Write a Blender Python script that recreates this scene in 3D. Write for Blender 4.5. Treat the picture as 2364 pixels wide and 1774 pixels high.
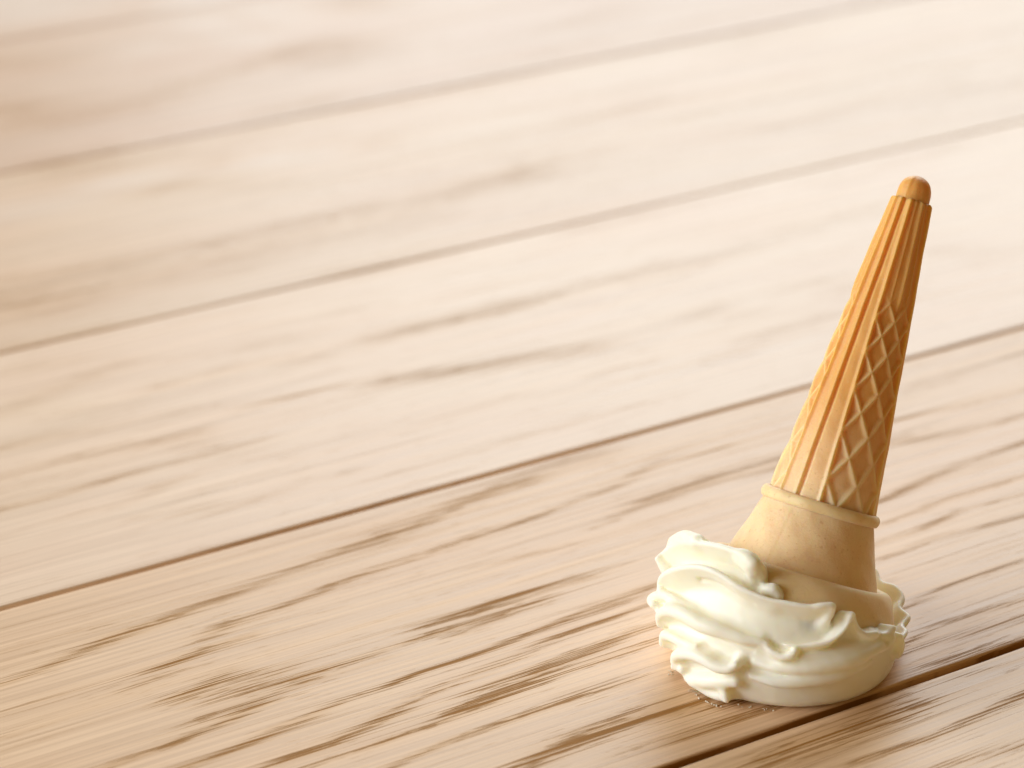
import bpy, bmesh, math, random
import numpy as np
from mathutils import Vector, Matrix

for o in list(bpy.data.objects):
    bpy.data.objects.remove(o)
S = bpy.context.scene
C = S.collection
R = math.radians

# ------------------------------------------------------------------ camera
cam_d = bpy.data.cameras.new('camera')
cam = bpy.data.objects.new('camera', cam_d); C.objects.link(cam)
cam.location = (-0.068706, -0.550113, 0.348154)
cam.rotation_euler = (R(90 - 26), 0, 0)
cam_d.sensor_fit = 'HORIZONTAL'; cam_d.sensor_width = 36.0
cam_d.lens = 36.0 * 5500 / 2212
cam_d.clip_start = 0.01; cam_d.clip_end = 50
cam_d.dof.use_dof = True
cam_d.dof.focus_distance = 0.640
cam_d.dof.aperture_fstop = 9.0
cam_d.dof.aperture_blades = 0
S.camera = cam

# ------------------------------------------------------------------ light: big soft window light from behind, pale room around
w = bpy.data.worlds.new('World'); S.world = w; w.use_nodes = True
bg = w.node_tree.nodes['Background']
bg.inputs['Color'].default_value = (1.0, 0.60, 0.17, 1)
bg.inputs['Strength'].default_value = 0.19

def area(name, loc, aim, sx, sy, power, col):
    d = bpy.data.lights.new(name, 'AREA'); d.shape = 'RECTANGLE'; d.size = sx; d.size_y = sy
    d.energy = power; d.color = col
    o = bpy.data.objects.new(name, d); C.objects.link(o); o.location = loc
    o.rotation_euler = (Vector(aim) - Vector(loc)).to_track_quat('-Z', 'Y').to_euler()
    return o
area('window_light', (-2.05, -0.20, 0.82), (0, 0.05, 0.02), 2.4, 1.1, 64, (0.91, 0.965, 1.0))
area('back_light', (0.6, 2.9, 1.35), (0.05, 0.2, 0), 2.6, 1.3, 82, (0.84, 0.94, 1.0))

S.view_settings.view_transform = 'Standard'; S.view_settings.look = 'None'
S.view_settings.exposure = 0.0; S.view_settings.gamma = 1.0

# ------------------------------------------------------------------ node helpers
def mat(name):
    m = bpy.data.materials.new(name); m.use_nodes = True
    nt = m.node_tree
    b = nt.nodes['Principled BSDF']
    return m, nt, b
def N(nt, typ, **kw):
    n = nt.nodes.new(typ)
    for k, v in kw.items():
        if k.startswith('i_'):
            n.inputs[k[2:].replace('_', ' ')].default_value = v
        else:
            setattr(n, k, v)
    return n
def math_(nt, op, a, b=None, c=None, clamp=False):
    n = nt.nodes.new('ShaderNodeMath'); n.operation = op; n.use_clamp = clamp
    for i, v in enumerate((a, b, c)):
        if v is None: continue
        if isinstance(v, (int, float)): n.inputs[i].default_value = v
        else: nt.links.new(v, n.inputs[i])
    return n.outputs[0]
def sstep(nt, v, lo, hi, a=0.0, b=1.0):
    n = nt.nodes.new('ShaderNodeMapRange'); n.interpolation_type = 'SMOOTHSTEP'
    nt.links.new(v, n.inputs['Value'])
    n.inputs['From Min'].default_value = lo; n.inputs['From Max'].default_value = hi
    n.inputs['To Min'].default_value = a; n.inputs['To Max'].default_value = b
    return n.outputs['Result']
def mixc(nt, f, a, b, mode='MIX'):
    n = nt.nodes.new('ShaderNodeMix'); n.data_type = 'RGBA'; n.blend_type = mode
    if isinstance(f, (int, float)): n.inputs['Factor'].default_value = f
    else: nt.links.new(f, n.inputs['Factor'])
    for s, v in ((n.inputs['A'], a), (n.inputs['B'], b)):
        if isinstance(v, tuple): s.default_value = v
        else: nt.links.new(v, s)
    return n.outputs['Result']
def noise(nt, vec, scale, detail=3, rough=0.5, dims='4D', wv=None):
    n = nt.nodes.new('ShaderNodeTexNoise'); n.noise_dimensions = dims
    nt.links.new(vec, n.inputs['Vector'])
    n.inputs['Scale'].default_value = scale; n.inputs['Detail'].default_value = detail; n.inputs['Roughness'].default_value = rough
    if wv is not None: nt.links.new(wv, n.inputs['W'])
    return n.outputs['Fac']
def mapping(nt, vec, sc):
    n = nt.nodes.new('ShaderNodeMapping'); nt.links.new(vec, n.inputs['Vector']); n.inputs['Scale'].default_value = sc
    return n.outputs['Vector']

# ------------------------------------------------------------------ wood
def wood_material():
    m, nt, b = mat('oak_plank_wood')
    tc = N(nt, 'ShaderNodeTexCoord'); oi = N(nt, 'ShaderNodeObjectInfo')
    W = math_(nt, 'MULTIPLY', oi.outputs['Random'], 37.0)
    at = N(nt, 'ShaderNodeAttribute', attribute_name='figure')
    band = at.outputs['Fac']
    P = tc.outputs['Object']
    # fibre direction wanders a little
    wob = noise(nt, mapping(nt, P, (6, 14, 1)), 1.0, 2, 0.5, wv=W)
    off = N(nt, 'ShaderNodeCombineXYZ'); nt.links.new(math_(nt, 'MULTIPLY', math_(nt, 'SUBTRACT', wob, 0.5), 0.006), off.inputs['Y'])
    va = N(nt, 'ShaderNodeVectorMath', operation='ADD'); nt.links.new(P, va.inputs[0]); nt.links.new(off.outputs[0], va.inputs[1])
    Q = va.outputs[0]
    pores = noise(nt, mapping(nt, Q, (11, 1350, 30)), 1.0, 2, 0.6, wv=W)
    pores2 = noise(nt, mapping(nt, Q, (9, 560, 30)), 1.0, 3, 0.6, wv=W)
    fine = noise(nt, mapping(nt, Q, (7, 900, 30)), 1.0, 4, 0.65, wv=W)
    broad = noise(nt, mapping(nt, Q, (2.6, 85, 10)), 1.0, 3, 0.55, wv=W)
    blotch = noise(nt, mapping(nt, P, (9, 22, 10)), 1.0, 3, 0.6, wv=W)
    pos = math_(nt, 'MAXIMUM', band, 0.0)
    neg = math_(nt, 'MAXIMUM', math_(nt, 'MULTIPLY', band, -1.0), 0.0)
    # natural faint rings everywhere
    ring = sstep(nt, broad, 0.50, 0.76, 0.0, 0.26)
    posr = math_(nt, 'ADD', pos, ring)
    # open pores: thin dark threads, dense where the figure is dark
    poresf = noise(nt, mapping(nt, Q, (16, 2700, 30)), 1.0, 1, 0.5, wv=W)
    pores = math_(nt, 'ADD', math_(nt, 'MULTIPLY', pores, 0.5), math_(nt, 'MULTIPLY', poresf, 0.5))
    t0 = math_(nt, 'SUBTRACT', 0.575, math_(nt, 'MULTIPLY', posr, 0.125))
    thread = math_(nt, 'MULTIPLY', sstep(nt, math_(nt, 'SUBTRACT', pores, t0), 0.0, 0.08), math_(nt, 'ADD', 0.22, math_(nt, 'MULTIPLY', posr, 1.3)), clamp=True)
    dash = noise(nt, mapping(nt, Q, (75, 1500, 30)), 1.0, 2, 0.6, wv=W)
    thread2 = math_(nt, 'MULTIPLY', sstep(nt, math_(nt, 'ADD', dash, math_(nt, 'MULTIPLY', posr, 0.17)), 0.64, 0.74), math_(nt, 'ADD', 0.3, posr), clamp=True)
    thread = math_(nt, 'MAXIMUM', thread, math_(nt, 'MULTIPLY', thread2, 0.8))
    soft = math_(nt, 'MULTIPLY', posr, math_(nt, 'ADD', 0.24, math_(nt, 'MULTIPLY', pores2, 0.6)))
    tint = oi.outputs['Color']
    rosy = mixc(nt, sstep(nt, blotch, 0.38, 0.66), (1.0, 0.985, 0.94, 1), (0.985, 0.94, 0.885, 1))
    base = mixc(nt, 1.0, tint, rosy, 'MULTIPLY')
    fib = mixc(nt, sstep(nt, fine, 0.30, 0.72), (0.80, 0.745, 0.68, 1), (1.09, 1.09, 1.09, 1))
    base = mixc(nt, 1.0, base, fib, 'MULTIPLY')
    base = mixc(nt, math_(nt, 'MULTIPLY', soft, 0.72, clamp=True), base, (0.56, 0.28, 0.05, 1))
    base = mixc(nt, math_(nt, 'MULTIPLY', thread, 0.86, clamp=True), base, (0.31, 0.13, 0.016, 1))
    base = mixc(nt, math_(nt, 'MULTIPLY', neg, 0.7, clamp=True), base, (0.86, 0.76, 0.68, 1))
    nt.links.new(base, b.inputs['Base Color'])
    rg = sstep(nt, fine, 0.3, 0.7, 0.40, 0.52)
    nt.links.new(math_(nt, 'ADD', rg, math_(nt, 'MULTIPLY', thread, 0.2)), b.inputs['Roughness'])
    nt.links.new(math_(nt, 'SUBTRACT', 0.5, math_(nt, 'MULTIPLY', math_(nt, 'MAXIMUM', thread, soft), 0.4)), b.inputs['Specular IOR Level'])
    h = math_(nt, 'SUBTRACT', math_(nt, 'MULTIPLY', fine, 0.35), thread)
    bp = N(nt, 'ShaderNodeBump'); bp.inputs['Strength'].default_value = 0.6; bp.inputs['Distance'].default_value = 0.00025
    nt.links.new(h, bp.inputs['Height']); nt.links.new(bp.outputs[0], b.inputs['Normal'])
    return m

# growth figure of the boards: (half width, strength, polyline) in 0.1 mm, x along the boards, y across them
FIGURE = [
(14.1,0.53,(-1799,923,-1745,924,-1630,938,-1556,958,-1465,978,-1358,1008,-1280,1010,-1177,1022,-1075,1027)),
(9.9,0.42,(-1373,794,-1271,810,-1207,826,-1132,820)),
(14.4,0.38,(-1113,903,-1054,901,-971,909,-899,923)),
(8.4,0.34,(-1168,885,-1123,882)),
(11.1,0.34,(-1476,744,-1431,754)),
(9.6,0.34,(-1368,762,-1269,748)),
(15.6,0.47,(-1366,657,-1302,656,-1232,696)),
(11.0,0.55,(-1320,659,-1262,662,-1189,656)),
(6.8,0.47,(-1411,648,-1362,640,-1316,643)),
(9.3,0.59,(-1369,623,-1327,620,-1266,620)),
(18.2,0.59,(-1367,530,-1320,537,-1246,536,-1168,541,-1083,549)),
(18.7,0.51,(-1296,587,-1242,584,-1173,610,-1102,631)),
(9.3,0.51,(-1187,581,-1072,572)),
(15.3,0.72,(-1699,447,-1645,451,-1572,458,-1499,462,-1420,477,-1359,483,-1303,492,-1236,516)),
(13.2,0.68,(-1545,356,-1487,358,-1399,363,-1322,372,-1270,382,-1160,394)),
(10.0,0.59,(-1380,265,-1325,266,-1220,271)),
(34.4,0.15,(-1710,731,-1566,732,-1456,732)),
(57.7,0.13,(-1752,1002,-1590,1043,-1437,1047)),
(10.9,0.7,(-1107,578,-1069,578,-974,574,-893,572)),
(9.2,0.5,(-1086,544,-1012,537,-881,542)),
(8.0,0.75,(-731,584,-672,581,-590,580,-501,576)),
(13.8,0.7,(-683,634,-578,637,-476,634,-408,635)),
(20.2,0.55,(-665,592,-564,589,-459,591,-394,594)),
(5.8,0.7,(-580,562,-554,563,-510,561)),
(9.1,0.7,(-1228,406,-1155,404,-1031,424,-908,424,-845,439,-796,443,-688,444,-539,455,-405,471,-314,482,-222,484)),
(10.9,0.5,(-447,402,-358,412,-267,414)),
(17.2,0.7,(-1259,267,-1223,266,-1148,269,-1072,286,-1023,292,-960,311)),
(7.4,0.75,(-925,333,-867,335,-806,339)),
(5.9,0.45,(-870,351,-801,347,-684,344)),
(9.1,0.5,(-792,363,-714,362,-632,365,-564,371)),
(8.4,0.7,(-1273,209,-1233,209,-1140,211,-1059,210)),
(11.4,0.75,(-1011,216,-931,217,-873,218,-826,225,-738,230)),
(16.4,0.85,(-800,245,-714,259,-608,270,-512,295,-406,300,-332,311)),
(7.3,0.6,(-738,230,-642,239,-579,238)),
(11.2,0.75,(-1115,103,-1067,111,-962,126,-859,140,-763,139,-642,145,-570,146,-525,148)),
(24.2,0.5,(-798,-51,-715,-40,-651,-30,-594,-2,-529,1)),
(11.6,0.35,(-545,174,-426,163)),
(19.2,0.6,(-535,629,-436,644,-300,639,-211,632)),
(11.7,0.5,(-624,552,-579,554,-434,570,-376,565)),
(10.2,0.4,(-680,377,-437,414,-252,419,-103,433)),
(12.7,0.45,(-639,449,-446,461,-254,464,-60,498)),
(14.1,0.55,(-725,298,-588,310,-493,322,-340,328,-154,332)),
(18.1,0.6,(-759,239,-667,250,-529,262,-367,261,-194,271)),
(12.4,0.55,(-818,135,-676,139,-524,140,-370,141)),
(29.8,0.5,(-759,-47,-606,-3,-471,6,-374,0,-264,-13)),
(22.8,0.7,(-580,-30,-419,-25,-289,-50,-158,-76,29,-80)),
(19.7,0.6,(-389,-143,-242,-142,-11,-136,185,-132)),
(14.5,0.35,(-553,-120,-371,-116,-262,-118)),
(32.4,0.5,(-267,-312,-168,-297,-45,-333,161,-341)),
(16.0,0.8,(-79,-435,97,-441,238,-437,440,-415,560,-406)),
(27.7,0.45,(-261,-364,-104,-360,13,-355,173,-297)),
(17.6,0.5,(81,-554,296,-583,403,-584)),
(9.7,0.5,(598,378,748,381,915,414,1140,398,1274,398)),
(10.1,0.45,(677,460,930,482,1208,477,1344,477)),
(12.2,0.5,(557,312,758,320,1052,296,1184,295)),
(16.3,0.6,(693,564,779,572,925,603,1090,627,1221,632,1349,640,1496,649)),
(18.7,0.45,(1009,840,1093,812,1188,798,1472,783,1617,786)),
(13.1,0.5,(1109,953,1296,931,1465,921,1587,917,1737,922)),
(29.4,0.3,(1333,1113,1475,1123,1635,1124,1798,1124)),
(11.3,0.5,(443,70,619,101,713,98,885,101,1011,99)),
(11.9,0.6,(329,-74,465,-42,590,-50,747,-59,878,-51)),
(17.5,0.5,(289,-113,412,-107,501,-111,690,-125)),
(20.5,0.6,(319,-177,385,-185,519,-201,616,-211,708,-201)),
(26.4,0.45,(-236,-315,-93,-302,81,-276)),
(7.7,0.35,(156,-247,326,-257,544,-294)),
(7.5,0.3,(19,-312,237,-324,457,-319)),
(42.6,0.26,(72,2257,211,2279,462,2263)),
(44.5,0.34,(-78,1975,195,1911,453,1882,592,1862)),
(19.1,0.26,(516,1674,686,1671)),
(22.1,0.17,(-161,1635,54,1665,354,1650)),
(17.7,0.17,(-374,1420,-87,1418,326,1437,638,1436)),
(44.8,0.42,(-597,1101,-533,1119,-389,1149,-250,1165,-29,1217,56,1229,196,1230)),
(15.4,0.47,(-799,948,-616,965,-448,976,-277,988,-124,993,125,1024,341,1082,545,1068)),
(23.7,0.51,(173,916,296,924,484,935,674,928)),
(12.2,0.42,(-20,855,131,882,229,883)),
(12.6,0.42,(286,910,634,888)),
(13.7,0.38,(-244,500,-42,503)),
(10.3,0.26,(-421,832,-77,795,318,811)),
(37.9,0.24,(-1214,2364,-1154,2384,-1031,2444,-855,2496,-752,2515)),
(35.3,0.23,(-1046,2649,-886,2615)),
(38.1,0.26,(-685,2298,-543,2293,-379,2296,-241,2255)),
(22.3,0.23,(-1363,2156,-1293,2150,-1148,2144,-948,2116,-782,2110,-564,2074,-348,2023,-113,2001,191,1941,353,1905)),
(30.1,0.29,(-1426,1981,-1358,1974,-1208,1987,-1026,1983,-772,1958)),
(30.4,0.14,(-1114,1984,-924,1959,-797,1955)),
(29.8,0.17,(-785,1895,-756,1825)),
(21.9,0.29,(-1491,1799,-1422,1799,-1248,1793,-1059,1814,-912,1813,-726,1807,-610,1809)),
(16.8,0.17,(-1265,1658,-1085,1648,-947,1698)),
(17.9,0.23,(-993,1692,-929,1705)),
(20.6,0.29,(-969,1516,-917,1517)),
(19.6,0.23,(-900,1475,-796,1478,-601,1511,-487,1495)),
(15.6,0.17,(-1094,1558,-894,1601,-706,1607,-605,1581)),
(18.0,0.14,(-347,1708,-112,1697,224,1687)),
(14.2,0.14,(-238,1468,-81,1463,78,1440)),
(21.9,0.12,(-835,1716,-721,1735,-553,1688)),
(43.8,0.24,(33,2279,137,2281,292,2275,577,2283)),
(27.1,0.16,(-277,2546,-99,2527,33,2514)),
(31.5,0.14,(-326,2407,-164,2395)),
(40.5,0.17,(-1054,2326,-1004,2259,-943,2241)),
(153.7,0.24,(-980,3221,-899,3218,-666,3172,-413,3162,-153,3151,177,3178,416,3189,709,3198,1144,3241)),
(38.2,0.22,(-933,3352,-854,3340,-532,3291,-185,3279,83,3270,368,3281,733,3278,1166,3278)),
(78.6,0.2,(-1013,3130,-926,3145,-812,3012)),
(48.9,0.29,(212,2794,338,2790,466,2787)),
(46.0,0.23,(-971,2807,-814,2798,-734,2794)),
(80.2,0.22,(173,4730,303,4750,636,4888,812,4922,975,4967)),
(77.7,0.17,(975,4967,1181,5138)),
(125.4,0.33,(-324,4990,-279,4900,-240,4846,-187,4752)),
(88.4,0.22,(1225,5001,1176,4814)),
(83.3,0.19,(1399,5009,1440,4911)),
(96.3,0.28,(1081,5617,1138,5351)),
(93.4,0.28,(814,5428,818,5241)),
(99.2,0.28,(1591,5516,1632,5412)),
(80.9,0.25,(1357,5614,1333,5352)),
(92.7,0.22,(-93,5543,-56,5504,86,5385,319,5389)),
(67.0,0.15,(234,5883,561,5767,775,5956)),
(75.6,0.28,(-308,4314,-231,4269,-100,4308)),
(85.2,0.25,(-274,4208,-249,4081,-151,4136)),
(61.3,0.28,(93,3992,231,3997)),
(47.2,0.25,(-94,3825,-5,3855)),
(61.4,0.22,(641,3901,820,3855)),
(58.2,0.12,(55,3819,328,3686)),
(67.9,0.22,(778,4406,884,4408)),
(94.4,-0.6,(931,5588,945,5276)),
(97.0,-0.6,(1218,5615,1238,5369)),
(86.5,-0.6,(985,5914,1051,5854)),
(72.6,-0.5,(-192,3992,13,3983)),
(73.2,-0.5,(434,3906,587,3874)),
(104.7,-0.35,(-592,3905,-495,3900)),
(208.6,-0.6,(254,6344,289,6083)),
(94.4,-0.4,(575,5384,727,5331)),
(71.5,0.19,(1787,4454,1921,4447,2116,4422)),
(75.7,0.17,(1805,3705,1931,3727)),
(70.1,0.19,(1253,3366,1626,3321,1885,3287,2150,3253,2451,3199,2795,3251,3181,3221)),
(45.6,0.25,(1146,2727,1325,2725)),
(41.5,0.3,(994,2304,1136,2315)),
(54.2,0.23,(620,2273,817,2293)),
(55.6,0.15,(1122,2206,1364,2276,1676,2289)),
(58.4,0.19,(1783,2352,2141,2322)),
(41.6,0.19,(1067,1900,1150,1829)),
(40.5,0.19,(1120,1654,1355,1665)),
(51.1,0.19,(1513,1929,1559,1833)),
(35.1,0.17,(2040,1902,2153,1836)),
(85.6,0.11,(2713,4125,2928,4184,3098,4159)),
(93.7,0.22,(2329,4766,2580,4814)),
(43.0,0.14,(2451,2690,2700,2689)),
(21.3,0.42,(-1452,977,-1307,993,-1116,1032,-966,1058,-818,1073,-700,1093,-545,1109,-339,1144,-161,1186,-45,1183)),
(14.4,0.42,(-1205,865,-1102,913,-965,916,-742,941,-518,956,-195,980)),
(14.6,0.42,(-1354,796,-1243,809,-1126,819)),
(21.6,0.34,(-1422,1798,-1208,1802,-1047,1807)),
(14.3,0.34,(-1029,579,-823,587,-615,586,-428,586)),
(14.3,0.21,(-1789,802,-1537,815,-1305,819)),
(10.7,0.21,(-1829,695,-1515,714,-1260,715)),
]

def figure_field(A, B):
    """A (n) along, B (m) across, metres -> (n,m) figure strength"""
    F = np.zeros((len(A), len(B)), np.float32); G = np.zeros_like(F)
    for wd, s, pl in FIGURE:
        wd *= 1e-4; p = np.array(pl, float).reshape(-1, 2) * 1e-4
        le = wd * 2.0 + 0.004                                  # softness of the ends, along the grain
        i0, i1 = np.searchsorted(A, [p[:, 0].min() - 3*le, p[:, 0].max() + 3*le])
        j0, j1 = np.searchsorted(B, [p[:, 1].min() - 3*wd, p[:, 1].max() + 3*wd])
        if i1 <= i0 or j1 <= j0: continue
        a = A[i0:i1, None]; b = B[None, j0:j1]
        g = np.zeros((i1 - i0, j1 - j0), np.float32)
        sc = np.array([wd / le, 1.0])
        for k in range(len(p) - 1):
            q0 = p[k] * sc; q1 = p[k+1] * sc; d = q1 - q0; L2 = max(d @ d, 1e-12)
            t = np.clip(((a*sc[0] - q0[0])*d[0] + (b - q0[1])*d[1]) / L2, 0, 1)
            D2 = (a*sc[0] - q0[0] - t*d[0])**2 + (b - q0[1] - t*d[1])**2
            g = np.maximum(g, np.exp(-D2 / (wd*wd)))
        if s > 0: F[i0:i1, j0:j1] = 1 - (1 - F[i0:i1, j0:j1]) * (1 - s*g)
        else: G[i0:i1, j0:j1] = np.maximum(G[i0:i1, j0:j1], -s*g)
    return F - G

ANG = R(30.482)
PITCH = 0.15035; B_EDGE = -0.02255; GAP = 0.0023; THICK = 0.018

def grid_mesh(name, A, B, Z):
    n, m = len(A), len(B)
    me = bpy.data.meshes.new(name)
    co = np.empty((n, m, 3), np.float32); co[..., 0] = A[:, None]; co[..., 1] = B[None]; co[..., 2] = Z
    idx = np.arange(n*m).reshape(n, m)
    f = np.stack([idx[:-1, :-1], idx[1:, :-1], idx[1:, 1:], idx[:-1, 1:]], -1).reshape(-1, 4)
    build(me, co.reshape(-1, 3), f)
    return me
def build(me, v, f):
    v = np.ascontiguousarray(v, np.float32); f = np.ascontiguousarray(f, np.int32)
    me.vertices.add(len(v)); me.vertices.foreach_set('co', v.ravel())
    me.loops.add(f.size); me.loops.foreach_set('vertex_index', f.ravel())
    me.polygons.add(len(f)); me.polygons.foreach_set('loop_start', np.arange(0, f.size, f.shape[1], dtype=np.int32))
    me.update(calc_edges=True); me.validate()
    me.polygons.foreach_set('use_smooth', np.ones(len(f), bool)); me.update()

def link(name, me, m, parent=None, **props):
    o = bpy.data.objects.new(name, me); C.objects.link(o)
    if m: me.materials.append(m)
    if parent: o.parent = parent
    for k, v in props.items(): o[k] = v
    return o

WOOD = wood_material()
# dark underlay seen down the joints: the floor itself
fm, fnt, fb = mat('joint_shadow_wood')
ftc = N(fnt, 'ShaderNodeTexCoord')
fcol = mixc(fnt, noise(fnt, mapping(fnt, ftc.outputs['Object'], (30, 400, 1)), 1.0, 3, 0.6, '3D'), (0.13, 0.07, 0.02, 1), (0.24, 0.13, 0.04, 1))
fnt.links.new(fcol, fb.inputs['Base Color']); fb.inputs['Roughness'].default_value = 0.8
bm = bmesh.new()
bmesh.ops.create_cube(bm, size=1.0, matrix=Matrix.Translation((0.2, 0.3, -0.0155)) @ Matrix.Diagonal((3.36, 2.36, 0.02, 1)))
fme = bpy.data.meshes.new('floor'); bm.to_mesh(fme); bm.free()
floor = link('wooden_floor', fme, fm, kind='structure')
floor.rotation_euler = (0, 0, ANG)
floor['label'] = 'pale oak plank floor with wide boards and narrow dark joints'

JOINT = {0: 0.0023, 1: 0.0015, 2: 0.0006, 3: 0.0010, 4: 0.0006}     # widths differ, the far boards sit tighter
def plank(k, a0, a1, da, db, tint):
    b0 = B_EDGE + k*PITCH + JOINT.get(k, GAP)/2; b1 = B_EDGE + (k+1)*PITCH - JOINT.get(k+1, GAP)/2
    A = np.concatenate([np.arange(-1.5, a0, .03), np.arange(a0, a1 + da, da), np.arange(a1 + da + .03, 1.9, .03)]); nb = int((b1 - b0 - 0.002) / db)
    Bi = np.linspace(b0 + 0.001, b1 - 0.001, nb)
    e = np.array([0, 0, 0.0002, 0.0005]); dz = np.array([-0.0062, -0.0008, -0.00028, -0.00005])
    if k >= 1:                                             # tongue reaching under the neighbour: a shallow wooden joint
        el = np.array([-JOINT.get(k, GAP) - 0.0006, 0.0, 0.0002, 0.0005]); dl = np.array([-0.0020, -0.0020, -0.00028, -0.00005])
    else:
        el, dl = e, dz
    B = np.concatenate([b0 + el, Bi, (b1 - e)[::-1]])
    zr = np.concatenate([dl, np.zeros(nb), dz[::-1]])
    rnd = np.random.RandomState(k + 11)
    Z = np.broadcast_to(zr[None, :], (len(A), len(B))).copy()
    # slightly wavering eased edge
    wv = np.interp(A, np.linspace(a0 - .2, a1 + .2, 50), rnd.randn(50)) * 0.00012
    Bj = np.broadcast_to(B[None, :], (len(A), len(B))).copy()
    Bj[:, :4] += wv[:, None]; Bj[:, -4:] += wv[::-1][:, None]
    n, m = Z.shape; bc = (b0 + b1) / 2
    co = np.stack([np.broadcast_to(A[:, None], (n, m)), Bj - bc, Z], -1)
    idx = np.arange(n*m).reshape(n, m)
    f = np.stack([idx[:-1, :-1], idx[1:, :-1], idx[1:, 1:], idx[:-1, 1:]], -1).reshape(-1, 4)
    me = bpy.data.meshes.new('plank'); build(me, co.reshape(-1, 3), f)
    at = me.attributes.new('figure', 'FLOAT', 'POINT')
    fig = figure_field(A, B).astype(np.float32); fig[:, :2] = 1.0 if k < 1 else 0.3; fig[:, -2:] = 1.0 if k < 0 else 0.3       # joint walls painted darker: grime plus the shade down in the gaps
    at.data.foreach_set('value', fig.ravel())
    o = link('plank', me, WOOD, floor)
    o.location = (0, bc, 0); o.color = (*tint, 1)
    return o
#          row  along from/to   steps            tint
for k_ in (-6, -5, -4, 7, 8, 9):
    plank(k_, -0.60, 0.60, 0.03, 0.01, (0.76, 0.57, 0.41))
plank(-3, -0.60, 0.55, 0.010, 0.006, (0.79, 0.585, 0.41))
plank(-2, -0.60, 0.60, 0.010, 0.006, (0.80, 0.585, 0.405))
plank(-1, -0.30, 0.40, 0.0028, 0.0009, (0.81, 0.595, 0.405))
plank(0, -0.32, 0.45, 0.0028, 0.0008, (0.82, 0.595, 0.41))
plank(1, -0.36, 0.50, 0.0035, 0.0010, (0.88, 0.70, 0.56))
plank(2, -0.36, 0.62, 0.0045, 0.0014, (0.80, 0.615, 0.47))
plank(3, -0.36, 0.75, 0.0050, 0.0016, (0.74, 0.555, 0.435))
plank(4, -0.40, 0.85, 0.0060, 0.0025, (0.74, 0.555, 0.435))
plank(5, -0.50, 0.95, 0.010, 0.006, (0.76, 0.57, 0.43))
plank(6, -0.50, 1.00, 0.010, 0.006, (0.77, 0.58, 0.43))

# ------------------------------------------------------------------ the dropped cone
cone = bpy.data.objects.new('ice_cream_cone', None); C.objects.link(cone)
cone['label'] = 'upside down ice cream cone stuck in squashed white cream on the oak boards'
cone['category'] = 'ice cream'
cone.empty_display_size = 0.03
BC = (0.00184785, 0.007, 0.01261067)
RM = np.array([[0.9588119612906348, 0.00712704714947901, 0.28395215809170277], [-0.12451353128812064, 0.9090608746023893, 0.39762382573646327], [-0.25529591342629926, -0.4166023661311446, 0.8725058539183352]])
LOCAL = Matrix.Translation(BC) @ Matrix(RM.tolist()).to_4x4()

def wafer_material():
    m, nt, b = mat('baked_wafer')
    tc = N(nt, 'ShaderNodeTexCoord'); P = tc.outputs['Object']
    sep = N(nt, 'ShaderNodeSeparateXYZ'); nt.links.new(P, sep.inputs[0])
    toast = sstep(nt, math_(nt, 'ADD', sep.outputs['Z'], math_(nt, 'MULTIPLY', math_(nt, 'SUBTRACT', noise(nt, P, 60, 3, 0.6, '3D'), 0.5), 0.02)), 0.020, 0.062)
    grain = noise(nt, P, 1500, 4, 0.65, '3D'); mott = noise(nt, P, 240, 4, 0.6, '3D')
    col = mixc(nt, toast, (0.96, 0.685, 0.395, 1), (0.80, 0.41, 0.11, 1))
    col = mixc(nt, sstep(nt, mott, 0.42, 0.70, 0.0, 0.16), col, (0.62, 0.34, 0.12, 1))
    col = mixc(nt, sstep(nt, grain, 0.55, 0.75, 0.0, 0.25), col, (0.88, 0.72, 0.48, 1))
    speck = noise(nt, P, 900, 3, 0.7, '3D')
    col = mixc(nt, sstep(nt, speck, 0.58, 0.72, 0.0, 0.38), col, (0.60, 0.30, 0.09, 1))
    rl = N(nt, 'ShaderNodeAttribute', attribute_name='relief')        # the raised lattice browns less than the thin cells; also the rim's painted light
    col = mixc(nt, math_(nt, 'MULTIPLY', rl.outputs['Fac'], 0.45, clamp=True), col, (0.92, 0.69, 0.40, 1))
    nt.links.new(col, b.inputs['Base Color'])
    b.inputs['Roughness'].default_value = 0.5; b.inputs['Specular IOR Level'].default_value = 0.3; b.inputs['Sheen Weight'].default_value = 0.15; b.inputs['Sheen Roughness'].default_value = 0.4
    b.inputs['Subsurface Weight'].default_value = 0.55; b.inputs['Subsurface Radius'].default_value = (1.0, 0.55, 0.2); b.inputs['Subsurface Scale'].default_value = 0.006
    bp = N(nt, 'ShaderNodeBump'); bp.inputs['Strength'].default_value = 0.55; bp.inputs['Distance'].default_value = 0.0003
    nt.links.new(math_(nt, 'ADD', math_(nt, 'MULTIPLY', grain, 0.6), mott), bp.inputs['Height']); nt.links.new(bp.outputs[0], b.inputs['Normal'])
    return m
WAFER = wafer_material()

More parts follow.
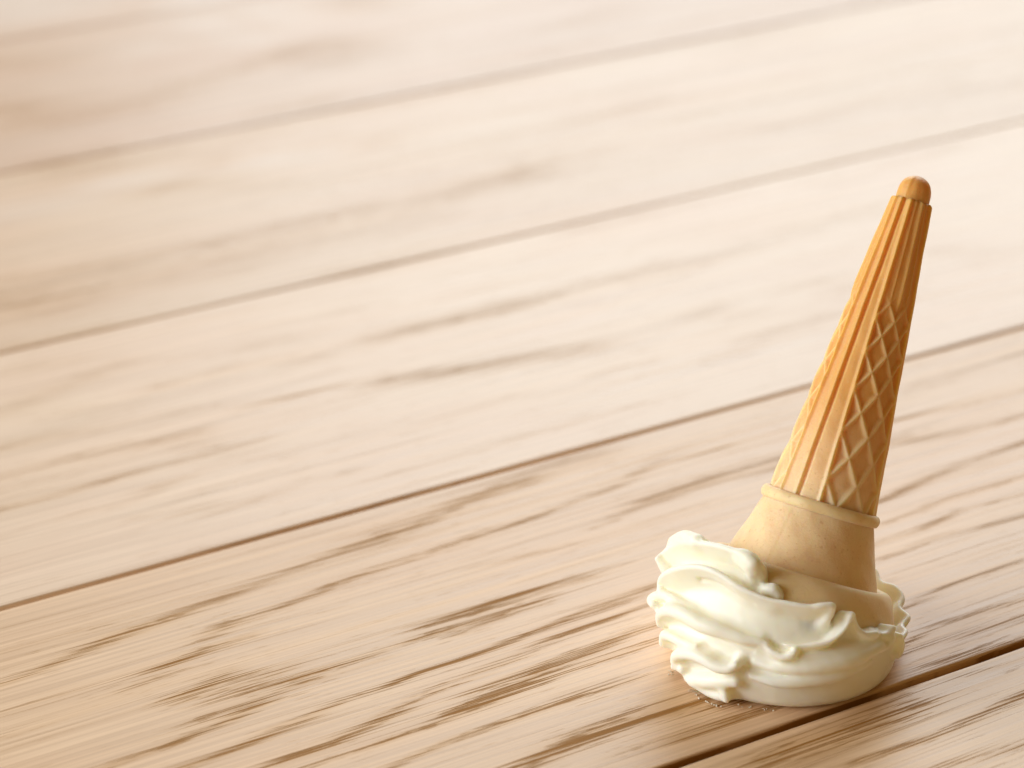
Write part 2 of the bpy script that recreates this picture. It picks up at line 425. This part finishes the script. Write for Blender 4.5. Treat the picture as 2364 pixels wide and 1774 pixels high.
def lathe(name, prof, nth, disp=None, parent=None, nz=None):
    """prof: (z, r) in cm; disp(theta, z, r) -> extra radius in cm. theta 0 faces the camera side (-Y), + to the right"""
    pz = np.array([p[0] for p in prof]); pr = np.array([p[1] for p in prof])
    if nz:
        s = np.concatenate([[0], np.cumsum(np.hypot(np.diff(pz), np.diff(pr)))]); t = np.linspace(0, s[-1], nz)
        pz, pr = np.interp(t, s, pz), np.interp(t, s, pr)
    th = np.linspace(-math.pi, math.pi, nth, endpoint=False)
    TH, Z = np.meshgrid(th, pz, indexing='ij'); Rr = np.broadcast_to(pr[None], TH.shape).copy()
    rel = None
    if disp:
        Rr = Rr + disp(TH, Z, Rr); rel = getattr(disp, 'relief', None)
    co = np.stack([Rr*np.sin(TH), -Rr*np.cos(TH), Z], -1) * 0.01
    n, m = TH.shape; idx = np.arange(n*m).reshape(n, m); nx = np.roll(idx, -1, 0)
    f = np.stack([idx[:, :-1], nx[:, :-1], nx[:, 1:], idx[:, 1:]], -1).reshape(-1, 4)
    me = bpy.data.meshes.new(name); build(me, co.reshape(-1, 3), f)
    at = me.attributes.new('relief', 'FLOAT', 'POINT')
    if rel is not None: at.data.foreach_set('value', np.ascontiguousarray(rel, np.float32).ravel())
    o = link(name, me, WAFER, parent)
    return o

def spline(pts, n=6):
    """Catmull-Rom through profile points"""
    p = np.array([pts[0]] + list(pts) + [pts[-1]], float); out = []
    for i in range(1, len(p) - 2):
        for t in np.linspace(0, 1, n, endpoint=False):
            a, b, c, d = p[i-1], p[i], p[i+1], p[i+2]
            out.append(.5*((2*b) + (c-a)*t + (2*a-5*b+4*c-d)*t*t + (-a+3*b-3*c+d)*t**3))
    out.append(p[-2]); return out

q = 1 / 85.0
SEAM = R(-34)
def bumpy(th, z, r, amp=0.012):
    return amp*(np.sin(3*th + z*2.1) + .6*np.sin(7*th - z*3.3 + 1) + .4*np.sin(13*th + z*7))
def seam(th, w=0.022, h=0.022):
    return h*np.exp(-((th - SEAM) / w)**2)

# fluted body with plain and waffled panels
def body_disp(TH, Z, Rr):
    per = R(120); wf = R(72)
    t = np.mod(TH + R(9.5), per)                      # 0..72 deg waffle, 72..120 plain
    deg = np.degrees(t)
    px = Rr / 85 * 85                        # cm
    def rib(c, w_cm, h):
        d = np.abs((deg - c + 60) % 120 - 60) * math.pi/180 * Rr
        return h*np.exp(-(d / w_cm)**2)
    out = rib(0, .055, .075) + rib(72, .055, .075)
    # centre rib of the plain panel with a sharp far side
    d = ((deg - 93 + 60) % 120 - 60) * math.pi/180 * Rr
    out += np.where(d < 0, .055*np.exp(-(d/.10)**2), .055*np.exp(-(d/.03)**2)) - .05*np.exp(-((d-.075)/.035)**2)
    # waffle lattice
    s_apex = 15.21 - Z                       # cm to the virtual apex
    u = np.log(np.maximum(s_apex, .1)) / .112 + .03
    v = deg / 36.0
    def line(x, wrel):
        e = np.abs(x - np.round(x))
        return np.exp(-(e / wrel)**2)
    lat = np.maximum(line((u + v)/1.0, .115), line((u - v)/1.0, .115))
    ztop = 8.05
    on = (1/(1 + np.exp(-(deg - 1.5)*1.5))) * (1/(1 + np.exp((deg - 70.5)*1.5)))
    on = on * (1/(1 + np.exp((Z - ztop)*9)))
    out += on*(.085*lat - .055)
    body_disp.relief = on*lat
    # flutes in the top quarter instead of the lattice
    up = 1/(1 + np.exp(-(Z - ztop)*9))
    out += up*(rib(36, .05, .055) + rib(18, .035, .02) + rib(54, .035, .02))*(10.9 - Z > 0)
    return out + bumpy(TH, Z, Rr, .006)
zs = np.linspace(2.86, 10.78, 330)
prof = [(z, np.interp(z, [2.86, 10.78], [1.372, .485])) for z in zs]
prof += [(10.80, .475), (10.83, .44), (10.84, .40)]
waffle = lathe('waffle_body', prof, 420, body_disp, cone)
# rounded tip
tip_p = spline([(10.70, .43), (10.90, .43), (11.05, .425), (11.19, .395), (11.32, .325), (11.41, .22), (11.46, .10), (11.474, .02), (11.476, .0005)], 6)
tip = lathe('tip', tip_p, 72, lambda t, z, r: (seam(t, .09, .02) + bumpy(t, z, r, .006))*np.minimum(r/.3, 1), cone)
# bead between fluted body and cup
ring_p = spline([(2.60, 1.43), (2.62, 1.50), (2.68, 1.545), (2.78, 1.555), (2.86, 1.525), (2.905, 1.46), (2.91, 1.36)], 5)
ring = lathe('collar', ring_p, 240, lambda t, z, r: bumpy(t, z, r, .012), cone)
# plain flared cup
cup_p = spline([(2.66, 1.44), (2.45, 1.50), (1.95, 1.66), (1.40, 1.86), (1.10, 1.965), (1.0, 2.0), (.90, 2.03)], 8)
cup = lathe('cup', cup_p, 240, lambda t, z, r: seam(t, .008, .014) - .9*seam(t - .03, .016, .008) + bumpy(t, z, r, .012), cone)
# thick rolled rim at the mouth
rim_p = spline([(.93, 1.95), (1.00, 1.99), (1.075, 2.06), (1.10, 2.16), (1.075, 2.27), (.98, 2.38), (.80, 2.49), (.60, 2.57), (.42, 2.62), (.18, 2.62), (.02, 2.53), (-.02, 2.44), (.04, 2.34), (.3, 2.2), (.7, 2.0), (2.0, 1.55)], 5)
def rim_disp(t, z, r):
    rim_disp.relief = np.clip((z + .1)*.9, 0, .9)             # light on the roll's upper edge, painted in as a paler tone
    return bumpy(t, z, r, .016)
rim = lathe('rim', rim_p, 240, rim_disp, cone)
for o in (waffle, tip, ring, cup, rim):
    o.matrix_local = LOCAL

# ------------------------------------------------------------------ whipped cream: a distance field of ruffles, meshed with surface nets
# each ruffle: (add/cut, blend, depth, drop, root radius, (x, y, z, radius)*) in cm, cone frame
RUFFLES = [
(1,0.12,0.9,0.55,0.22,(-0.61,2.89,0.95,0.14,-1.5,2.6,0.8,0.13,-2.44,1.91,0.8,0.12,-3.04,0.99,0.75,0.1,-3.56,0.24,0.27,0.07,-3.45,0.23,0.45,0.07,-3.29,-0.25,0.72,0.07,-3.05,-1.17,0.97,0.07,-2.72,-1.75,1.1,0.08,-2.37,-2.15,1.17,0.08,-2.04,-2.43,1.18,0.09,-1.75,-2.62,1.18,0.11,-1.51,-2.75,1.05,0.13)),
(1,0.2,0.8,0.3,0.2,(-3.27,0.23,0.82,0.16,-3.14,-0.78,1.08,0.16,-2.87,-1.42,1.12,0.16)),
(1,0.2,0.5,0.1,0.2,(-1.71,-2.47,1.08,0.2,-1.55,-2.57,1.0,0.24,-1.47,-2.6,0.85,0.16)),
(1,0.2,0.4,0.1,0.2,(-0.99,-2.55,0.5,0.15,-0.85,-2.6,0.55,0.17,-0.71,-2.63,0.48,0.12)),
(1,0.09,0.75,0.35,0.2,(-3.3,-0.49,-0.41,0.08,-3.36,-0.39,-0.27,0.09,-3.35,-0.63,-0.04,0.09,-3.19,-1.16,0.21,0.09,-2.92,-1.67,0.42,0.09,-2.65,-2.02,0.53,0.09,-2.36,-2.29,0.55,0.09,-2.04,-2.51,0.49,0.09,-1.69,-2.71,0.39,0.08,-1.33,-2.87,0.34,0.07,-0.88,-3.02,0.32,0.06,-0.54,-3.09,0.37,0.06,-0.23,-3.14,0.41,0.06,0.09,-3.16,0.46,0.07,0.3,-3.17,0.55,0.08,0.48,-3.15,0.62,0.08,0.56,-3.14,0.62,0.07)),
(1,0.15,0.4,0.2,0.15,(0.58,-3.05,0.59,0.08,0.6,-2.94,0.43,0.1,0.59,-2.84,0.24,0.12)),
(-1,0.12,0.02,0.0,0.05,(-2.54,-1.71,0.23,0.05,-2.18,-2.11,0.2,0.1,-1.77,-2.43,0.1,0.09,-1.28,-2.68,0.03,0.05)),
(1,0.14,0.6,0.1,0.2,(-3.38,-0.44,-0.83,0.1,-3.42,0.22,-0.79,0.12,-3.36,-0.18,-0.63,0.13,-3.21,-0.62,-0.51,0.13,-2.97,-1.01,-0.5,0.12,-2.69,-1.29,-0.53,0.09,-2.46,-1.49,-0.54,0.06)),
(1,0.2,0.6,0.0,0.25,(-3.08,-0.4,-1.25,0.1,-3.14,-0.64,-1.03,0.13,-3.06,-1.05,-0.83,0.16,-2.81,-1.53,-0.72,0.19,-2.48,-1.93,-0.76,0.2,-2.19,-2.17,-0.8,0.2,-1.9,-2.35,-0.79,0.19,-1.61,-2.48,-0.79,0.16,-1.22,-2.64,-0.8,0.13,-0.85,-2.74,-0.75,0.1)),
(-1,0.07,0.1,-0.02,0.05,(-2.9,-0.48,-1.32,0.07,-2.73,-1.14,-1.19,0.08,-2.44,-1.64,-1.1,0.08,-2.07,-2.04,-1.08,0.08,-1.7,-2.31,-1.05,0.07,-1.32,-2.51,-1.04,0.06,-0.93,-2.64,-1.06,0.05)),
(1,0.16,0.6,0.0,0.25,(-2.84,-0.36,-1.67,0.14,-2.89,-0.67,-1.46,0.14,-2.73,-1.14,-1.41,0.13,-2.44,-1.57,-1.43,0.12,-2.17,-1.89,-1.39,0.1)),
(-1,0.1,0.1,0.0,0.05,(-2.44,-1.42,-1.61,0.06,-2.09,-1.96,-1.4,0.06)),
(1,0.14,0.6,-0.05,0.2,(-2.49,-0.98,-1.96,0.14,-2.5,-1.27,-1.78,0.15,-2.26,-1.82,-1.61,0.16,-1.93,-2.19,-1.6,0.16,-1.62,-2.4,-1.66,0.15,-1.35,-2.57,-1.62,0.13,-1.21,-2.67,-1.46,0.1)),
(-1,0.07,0.1,0.0,0.05,(-2.18,-1.27,-2.05,0.04,-1.79,-1.8,-1.98,0.06,-1.43,-2.13,-1.9,0.07,-1.16,-2.39,-1.68,0.08,-1.02,-2.49,-1.51,0.06)),
(1,0.14,0.6,0.0,0.2,(-2.39,-0.05,-2.39,0.1,-2.43,-0.76,-2.11,0.12,-2.28,-1.13,-2.1,0.12)),
(1,0.2,0.6,0.0,0.25,(-2.05,-1.05,-2.31,0.14,-1.82,-1.49,-2.21,0.18,-1.47,-1.93,-2.07,0.2,-1.05,-2.28,-1.89,0.16)),
(1,0.16,0.5,0.0,0.25,(-1.91,-1.23,-2.38,0.12,-1.51,-1.58,-2.44,0.16,-1.26,-1.83,-2.4,0.16,-1.1,-1.93,-2.4,0.1)),
(1,0.12,0.5,0.0,0.2,(-1.28,-2.02,-2.18,0.1,-1.18,-2.09,-2.26,0.12,-1.1,-2.04,-2.41,0.1)),
(-1,0.14,0.1,0.0,0.05,(-1.04,-2.18,-2.16,0.08,-0.93,-2.11,-2.28,0.1,-0.91,-2.0,-2.41,0.08)),
(1,0.08,0.8,0.35,0.22,(-0.77,-2.76,-0.76,0.05,-0.44,-2.87,-0.69,0.06,-0.0,-2.94,-0.59,0.06,0.39,-2.96,-0.45,0.06,0.73,-2.94,-0.27,0.06,0.94,-2.92,-0.03,0.06,1.06,-2.92,0.24,0.06,1.09,-2.93,0.45,0.06,1.1,-2.95,0.54,0.06)),
(1,0.12,0.6,0.2,0.2,(1.13,-2.85,0.52,0.08,1.28,-2.69,0.32,0.08,1.44,-2.58,0.18,0.09,1.63,-2.49,0.12,0.1,1.89,-2.35,0.2,0.1)),
(-1,0.16,0.02,0.0,0.05,(0.35,-2.91,-0.05,0.05,0.61,-2.92,0.01,0.1,0.8,-2.9,0.2,0.1,0.91,-2.87,0.35,0.05)),
(1,0.1,0.4,0.1,0.15,(-0.73,-2.77,-0.75,0.06,-0.48,-2.87,-0.88,0.08,-0.2,-2.95,-0.92,0.1,-0.01,-3.01,-0.8,0.1,0.04,-3.01,-0.7,0.08)),
(-1,0.08,0.15,0.0,0.05,(-0.54,-2.85,-0.7,0.05,-0.29,-2.88,-0.72,0.09,-0.06,-2.9,-0.71,0.06)),
(1,0.16,0.5,-0.1,0.3,(-0.74,-2.51,-1.3,0.05,-0.19,-2.72,-1.23,0.12,0.52,-2.81,-0.97,0.2,1.24,-2.69,-0.65,0.22,1.77,-2.43,-0.33,0.18,2.12,-2.17,-0.04,0.12)),
(1,0.1,0.5,-0.05,0.25,(-0.2,-2.75,-0.87,0.06,0.27,-2.82,-0.78,0.13,0.82,-2.76,-0.62,0.15,1.37,-2.57,-0.37,0.13,1.82,-2.27,-0.09,0.08)),
(1,0.1,0.4,-0.05,0.25,(-0.74,-2.48,-1.63,0.08,-0.09,-2.66,-1.55,0.16,0.63,-2.71,-1.29,0.18,1.34,-2.56,-0.94,0.16,1.96,-2.2,-0.5,0.1)),
(-1,0.08,0.05,0.0,0.03,(-0.42,-2.6,-1.54,0.03,-0.16,-2.61,-1.6,0.05,0.13,-2.62,-1.57,0.04,0.47,-2.62,-1.47,0.03)),
(1,0.1,0.5,0.2,0.2,(2.07,-2.1,0.18,0.1,2.24,-1.95,0.23,0.12,2.36,-1.82,0.43,0.08)),
(1,0.1,0.4,0.1,0.15,(2.37,-1.92,0.19,0.1,2.3,-2.0,-0.01,0.1,2.16,-2.13,-0.13,0.08)),
(1,0.1,0.5,0.1,0.2,(2.64,-1.38,0.24,0.1,2.77,-1.15,-0.0,0.12,2.78,-1.13,-0.23,0.1)),
(1,0.14,0.25,0.6,0.16,(0.2,2.83,1.0,0.14,0.78,2.73,1.35,0.12,1.44,2.5,1.62,0.1,1.75,2.24,1.45,0.08,2.1,2.1,1.45,0.08,2.31,1.74,1.2,0.08,2.66,1.47,1.2,0.08,2.86,1.16,1.0,0.09,2.8,0.8,0.75,0.08,3.03,0.48,0.62,0.08,2.89,0.15,0.38,0.07,2.96,-0.21,0.3,0.07,2.81,-0.6,0.1,0.07)),
(1,0.14,0.3,0.3,0.14,(1.55,2.68,1.15,0.12,2.32,2.09,0.85,0.12,2.81,1.31,0.55,0.1,2.97,0.52,0.2,0.1,2.95,-0.1,-0.1,0.1)),
(1,0.22,0.5,0.1,0.2,(-3.17,0.33,0.61,0.2,-2.99,1.15,0.48,0.2,-2.6,1.89,0.46,0.2,-2.03,2.51,0.51,0.2,-1.32,2.96,0.47,0.2,-0.51,3.21,0.32,0.2,0.34,3.22,0.22,0.2,1.15,3.01,0.24,0.2,1.89,2.59,0.28,0.15,2.48,2.01,0.19,0.15,2.91,1.29,0.04,0.15)),
(1,0.22,0.5,0.1,0.2,(-3.22,0.34,0.14,0.2,-3.04,1.17,0.12,0.2,-2.64,1.92,-0.02,0.2,-2.06,2.55,-0.16,0.2,-1.34,3.01,-0.17,0.2,-0.52,3.26,-0.13,0.2,0.34,3.26,-0.2,0.2,1.17,3.05,-0.36,0.2,1.91,2.64,-0.46,0.15,2.52,2.04,-0.43,0.15,2.95,1.31,-0.42,0.15)),
(1,0.22,0.5,0.1,0.2,(-3.12,0.33,-0.55,0.2,-2.94,1.13,-0.63,0.2,-2.56,1.86,-0.6,0.2,-2.0,2.47,-0.6,0.2,-1.3,2.92,-0.72,0.2,-0.5,3.16,-0.87,0.2,0.33,3.17,-0.91,0.2,1.14,2.96,-0.87,0.2,1.86,2.55,-0.91,0.15,2.44,1.98,-1.06,0.15,2.86,1.27,-1.18,0.15)),
(1,0.22,0.5,0.1,0.2,(-2.87,0.3,-1.04,0.2,-2.71,1.04,-1.08,0.2,-2.36,1.71,-1.23,0.2,-1.84,2.28,-1.33,0.2,-1.2,2.69,-1.31,0.2,-0.46,2.91,-1.27,0.2,0.31,2.92,-1.36,0.2,1.05,2.73,-1.51,0.2,1.71,2.35,-1.57,0.15,2.25,1.82,-1.52,0.15,2.63,1.17,-1.52,0.15)),
]

def smin(a, b, k):
    h = np.clip(.5 + .5*(b - a)/k, 0, 1)
    return b + (a - b)*h - k*h*(1 - h)

def cream_field(h=0.028):
    lo = np.array([-3.85, -3.75, -3.1]); hi = np.array([3.8, 3.85, 2.3])
    X = [np.arange(lo[i], hi[i], h, dtype=np.float32) for i in range(3)]
    x = X[0][:, None, None]; y = X[1][None, :, None]; z = X[2][None, None, :]
    zz = np.where(z < -.6, (z + .6)/2.6, 0).astype(np.float32)
    k0 = np.sqrt((x/3.0)**2 + (y/2.8)**2 + zz**2); k1 = np.sqrt((x/9.0)**2 + (y/7.84)**2 + (zz/2.6)**2)
    F = k0*(k0 - 1)/np.maximum(k1, 1e-6) + .10
    phi = np.degrees(np.arctan2(x, -y)); r = np.sqrt(x*x + y*y)
    zc = np.interp(phi, [-180, -150, -120, -90, -60, -35, -18, 0, 20, 28, 45, 65, 90, 105, 130, 150, 180],
                        [.85, .6, .5, .45, .85, .75, .25, .15, .2, .2, .05, .1, .0, .3, .7, 1.2, .9]).astype(np.float32)
    F = -smin(-F, -(z - zc), .22)                                   # top of the mass
    inner = np.interp(phi, [-180, -30, -10, 0, 30, 160, 175, 180], [1.2, 1.2, 2.0, 2.62, 2.66, 2.66, 2.2, 1.2]).astype(np.float32)
    bowl = np.maximum(r - inner, -(z + .12))
    F = -smin(-F, bowl, .12)
    for op, k, depth, drop, rroot, pl in RUFFLES:
        p = np.array(pl).reshape(-1, 4)
        sm = np.array(spline(p, 12))
        sl_ = np.concatenate([[0], np.cumsum(np.linalg.norm(np.diff(sm[:, :3], axis=0), axis=1))]); tt_ = np.linspace(0, sl_[-1], max(3, int(sl_[-1]/.06)))
        sm = np.stack([np.interp(tt_, sl_, sm[:, i]) for i in range(4)], 1); sm[:, 3] = np.maximum(sm[:, 3], .03)
        # inner ends of the ruffle, inside the mass
        rad = np.hypot(sm[:, 0], sm[:, 1])[:, None]; dirn = sm[:, :2]/np.maximum(rad, 1e-6)
        cz = np.clip((-sm[:, 2] - .6)/2.6, 0, 1)                       # lean inward direction near the dome's foot
        root = sm[:, :3].copy(); root[:, :2] -= dirn*depth*(1 - .5*cz)[:, None]; root[:, 2] += -drop + depth*cz*.6
        pad = max(sm[:, 3].max(), rroot) + 2*k
        mn = np.minimum(sm[:, :3].min(0), root.min(0)) - pad; mx = np.maximum(sm[:, :3].max(0), root.max(0)) + pad
        sl = tuple(slice(max(0, int((mn[i] - lo[i])/h)), max(0, int((mx[i] - lo[i])/h) + 2)) for i in range(3))
        D = np.full(F[sl].shape, 9.0, np.float32)
        o0 = [s.start for s in sl]
        def cap(a, b, ra, rb):
            pd = max(ra, rb) + 1.2*k + h
            m0 = np.minimum(a, b) - pd; m1 = np.maximum(a, b) + pd
            ss = tuple(slice(max(0, int((m0[i] - lo[i])/h) - o0[i]), max(0, int((m1[i] - lo[i])/h) + 2 - o0[i])) for i in range(3))
            xs = [X[i][sl[i]][ss[i]] for i in range(3)]
            if min(len(t) for t in xs) == 0: return
            d = b - a; L2 = max(float(d @ d), 1e-9)
            ex = xs[0][:, None, None] - a[0]; ey = xs[1][None, :, None] - a[1]; ez = xs[2][None, None, :] - a[2]
            t = np.clip((ex*d[0] + ey*d[1] + ez*d[2])/L2, 0, 1).astype(np.float32)
            dd = np.sqrt((ex - t*d[0])**2 + (ey - t*d[1])**2 + (ez - t*d[2])**2) - (ra + (rb - ra)*t)
            D[ss] = np.minimum(D[ss], dd)
        for i in range(len(sm)):
            cap(sm[i, :3], root[i], sm[i, 3], rroot)
            if i: cap(sm[i-1, :3], sm[i, :3], sm[i-1, 3], sm[i, 3])
        if op > 0: F[sl] = smin(F[sl], D, k)
        else: F[sl] = -smin(-F[sl], D, k)
    F = F + .004*np.sin(x*5.1 + 1.3*np.sin(y*4.3 + z*2.9))*np.sin(z*6.3 + 1.1*np.sin(x*3.7)) + .003*np.sin(y*11 + 2*np.sin(x*7))*np.sin(z*12.5 + x*4)
    # world height above the boards: rests flat, edge rounded under
    wz = (BC[2]*100 + RM[2, 0]*x + RM[2, 1]*y + RM[2, 2]*z).astype(np.float32)
    F = -smin(-F, wz - .02, .32)
    return F, lo, h

def surface_nets(F, lo, h):
    n = np.array(F.shape); s = F < 0
    c = np.zeros(tuple(n - 1), np.int8)
    for i in (0, 1):
        for j in (0, 1):
            for k in (0, 1):
                c += s[i:n[0]-1+i, j:n[1]-1+j, k:n[2]-1+k]
    act = np.argwhere((c > 0) & (c < 8))
    vid = np.full(tuple(n - 1), -1, np.int32); vid[tuple(act.T)] = np.arange(len(act))
    acc = np.zeros((len(act), 3)); cnt = np.zeros(len(act))
    cor = [(i, j, k) for i in (0, 1) for j in (0, 1) for k in (0, 1)]
    val = {q_: F[act[:, 0]+q_[0], act[:, 1]+q_[1], act[:, 2]+q_[2]] for q_ in cor}
    for a in cor:
        for d in range(3):
            if a[d]: continue
            b = list(a); b[d] = 1; b = tuple(b)
            fa, fb_ = val[a], val[b]; m_ = (fa < 0) != (fb_ < 0)
            t = np.where(m_, fa/np.where(m_, fa - fb_, 1), 0)
            p = np.array(a, float)[None].repeat(len(act), 0); p[:, d] += t
            acc[m_] += p[m_]; cnt[m_] += 1
    V = (act + acc/cnt[:, None])*h + lo
    faces = []
    for d in range(3):
        e = (d + 1) % 3; g = (d + 2) % 3
        sl0 = [slice(1, -1)]*3; sl1 = [slice(1, -1)]*3
        sl0[d] = slice(0, -1); sl1[d] = slice(1, None)
        a_, b_ = s[tuple(sl0)], s[tuple(sl1)]
        w_ = np.argwhere(a_ != b_); o_ = np.array([1, 1, 1]); o_[d] = 0; w_ = w_ + o_
        def at(de, dg):
            u_ = w_.copy(); u_[:, e] -= de; u_[:, g] -= dg
            return vid[tuple(u_.T)]
        qd = np.stack([at(1, 1), at(0, 1), at(0, 0), at(1, 0)], 1)
        inside_first = s[tuple(w_.T)]
        qd[~inside_first] = qd[~inside_first][:, ::-1]
        faces.append(qd)
    return V, np.concatenate(faces)

F, lo, h = cream_field()
V, Q = surface_nets(F, lo, h)
# relax away the stair steps
edges = np.concatenate([Q[:, [0, 1]], Q[:, [1, 2]], Q[:, [2, 3]], Q[:, [3, 0]]])
for it in range(4):
    sm_ = np.zeros_like(V); ct = np.zeros(len(V))
    for i in range(3):
        sm_[:, i] = np.bincount(edges[:, 0], V[edges[:, 1], i], len(V)) + np.bincount(edges[:, 1], V[edges[:, 0], i], len(V))
    ct = np.bincount(edges[:, 0], minlength=len(V)) + np.bincount(edges[:, 1], minlength=len(V))
    V = V + (sm_/ct[:, None] - V)*(.6 if it % 2 == 0 else -.4 if it < 3 else .3)
cme = bpy.data.meshes.new('cream'); build(cme, V*0.01, Q)
print('cream verts', len(V))

def cream_material():
    m, nt, b = mat('whipped_cream')
    tc = N(nt, 'ShaderNodeTexCoord'); P = tc.outputs['Object']
    n1 = noise(nt, P, 130, 3, 0.5, '3D'); n2 = noise(nt, P, 1400, 3, 0.6, '3D')
    col = mixc(nt, n1, (0.95, 0.90, 0.74, 1), (0.97, 0.925, 0.79, 1))
    nt.links.new(col, b.inputs['Base Color'])
    b.inputs['Roughness'].default_value = 0.42
    b.inputs['Specular IOR Level'].default_value = 0.35
    b.inputs['Subsurface Weight'].default_value = 0.5
    b.inputs['Subsurface Radius'].default_value = (1.0, 0.72, 0.35)
    b.inputs['Subsurface Scale'].default_value = 0.005
    bp = N(nt, 'ShaderNodeBump'); bp.inputs['Strength'].default_value = 0.12; bp.inputs['Distance'].default_value = 0.0004
    nt.links.new(math_(nt, 'ADD', n1, math_(nt, 'MULTIPLY', n2, 0.25)), bp.inputs['Height']); nt.links.new(bp.outputs[0], b.inputs['Normal'])
    return m
CREAM = cream_material()
cream = link('whipped_cream', cme, CREAM, cone)
cream.matrix_local = LOCAL
# ------------------------------------------------------------------ foam beads and fibres where the cream melts onto the boards
Rm = np.array(LOCAL.to_3x3()); WV = (V*0.01) @ Rm.T + np.array(BC)
low = WV[(WV[:, 2] < 0.0016)]
la = np.degrees(np.arctan2(low[:, 1] - 0.006, low[:, 0])); lr = np.hypot(low[:, 0], low[:, 1] - 0.006)
rng = np.random.RandomState(5)
bm = bmesh.new()
for i in range(48):
    a = rng.choice([-167, -158, -140, -128, -121, -116, -104]) + rng.randn()*3.5
    m_ = np.abs(la - a) < 1.2
    if not m_.any(): continue
    rr = lr[m_].max() + abs(rng.randn())*0.0004
    br = rng.uniform(0.00009, 0.00026)
    c_ = Vector((rr*math.cos(R(a)), 0.006 + rr*math.sin(R(a)), br*.8))
    bmesh.ops.create_icosphere(bm, subdivisions=2, radius=br, matrix=Matrix.Translation(c_))
for i in range(26):
    a = rng.choice([-172, -168, -164, -158, -142, -139]) + rng.randn()*1.6
    m_ = np.abs(la - a) < 1.2
    if not m_.any(): continue
    rr = lr[m_].max() - 0.0002; L_ = rng.uniform(0.0005, 0.0017)
    d_ = Vector((math.cos(R(a + rng.randn()*14)), math.sin(R(a + rng.randn()*14)), rng.uniform(-.05, .35)))
    c_ = Vector((rr*math.cos(R(a)), 0.006 + rr*math.sin(R(a)), 0.0004 + rng.rand()*0.0008)) + d_*L_*.5
    bmesh.ops.create_cone(bm, cap_ends=True, segments=6, radius1=0.00013, radius2=0.00003, depth=L_, matrix=Matrix.Translation(c_) @ d_.to_track_quat('Z', 'Y').to_matrix().to_4x4())
fme2 = bpy.data.meshes.new('foam_beads'); bm.to_mesh(fme2); bm.free()
for p_ in fme2.polygons: p_.use_smooth = True
foam_m, fn_, fb_2 = mat('melted_cream_foam')
fb_2.inputs['Base Color'].default_value = (0.92, 0.86, 0.72, 1); fb_2.inputs['Roughness'].default_value = 0.12
fb_2.inputs['Transmission Weight'].default_value = 0.15; fb_2.inputs['IOR'].default_value = 1.33
foam = link('foam_beads', fme2, foam_m, cone, kind='stuff')
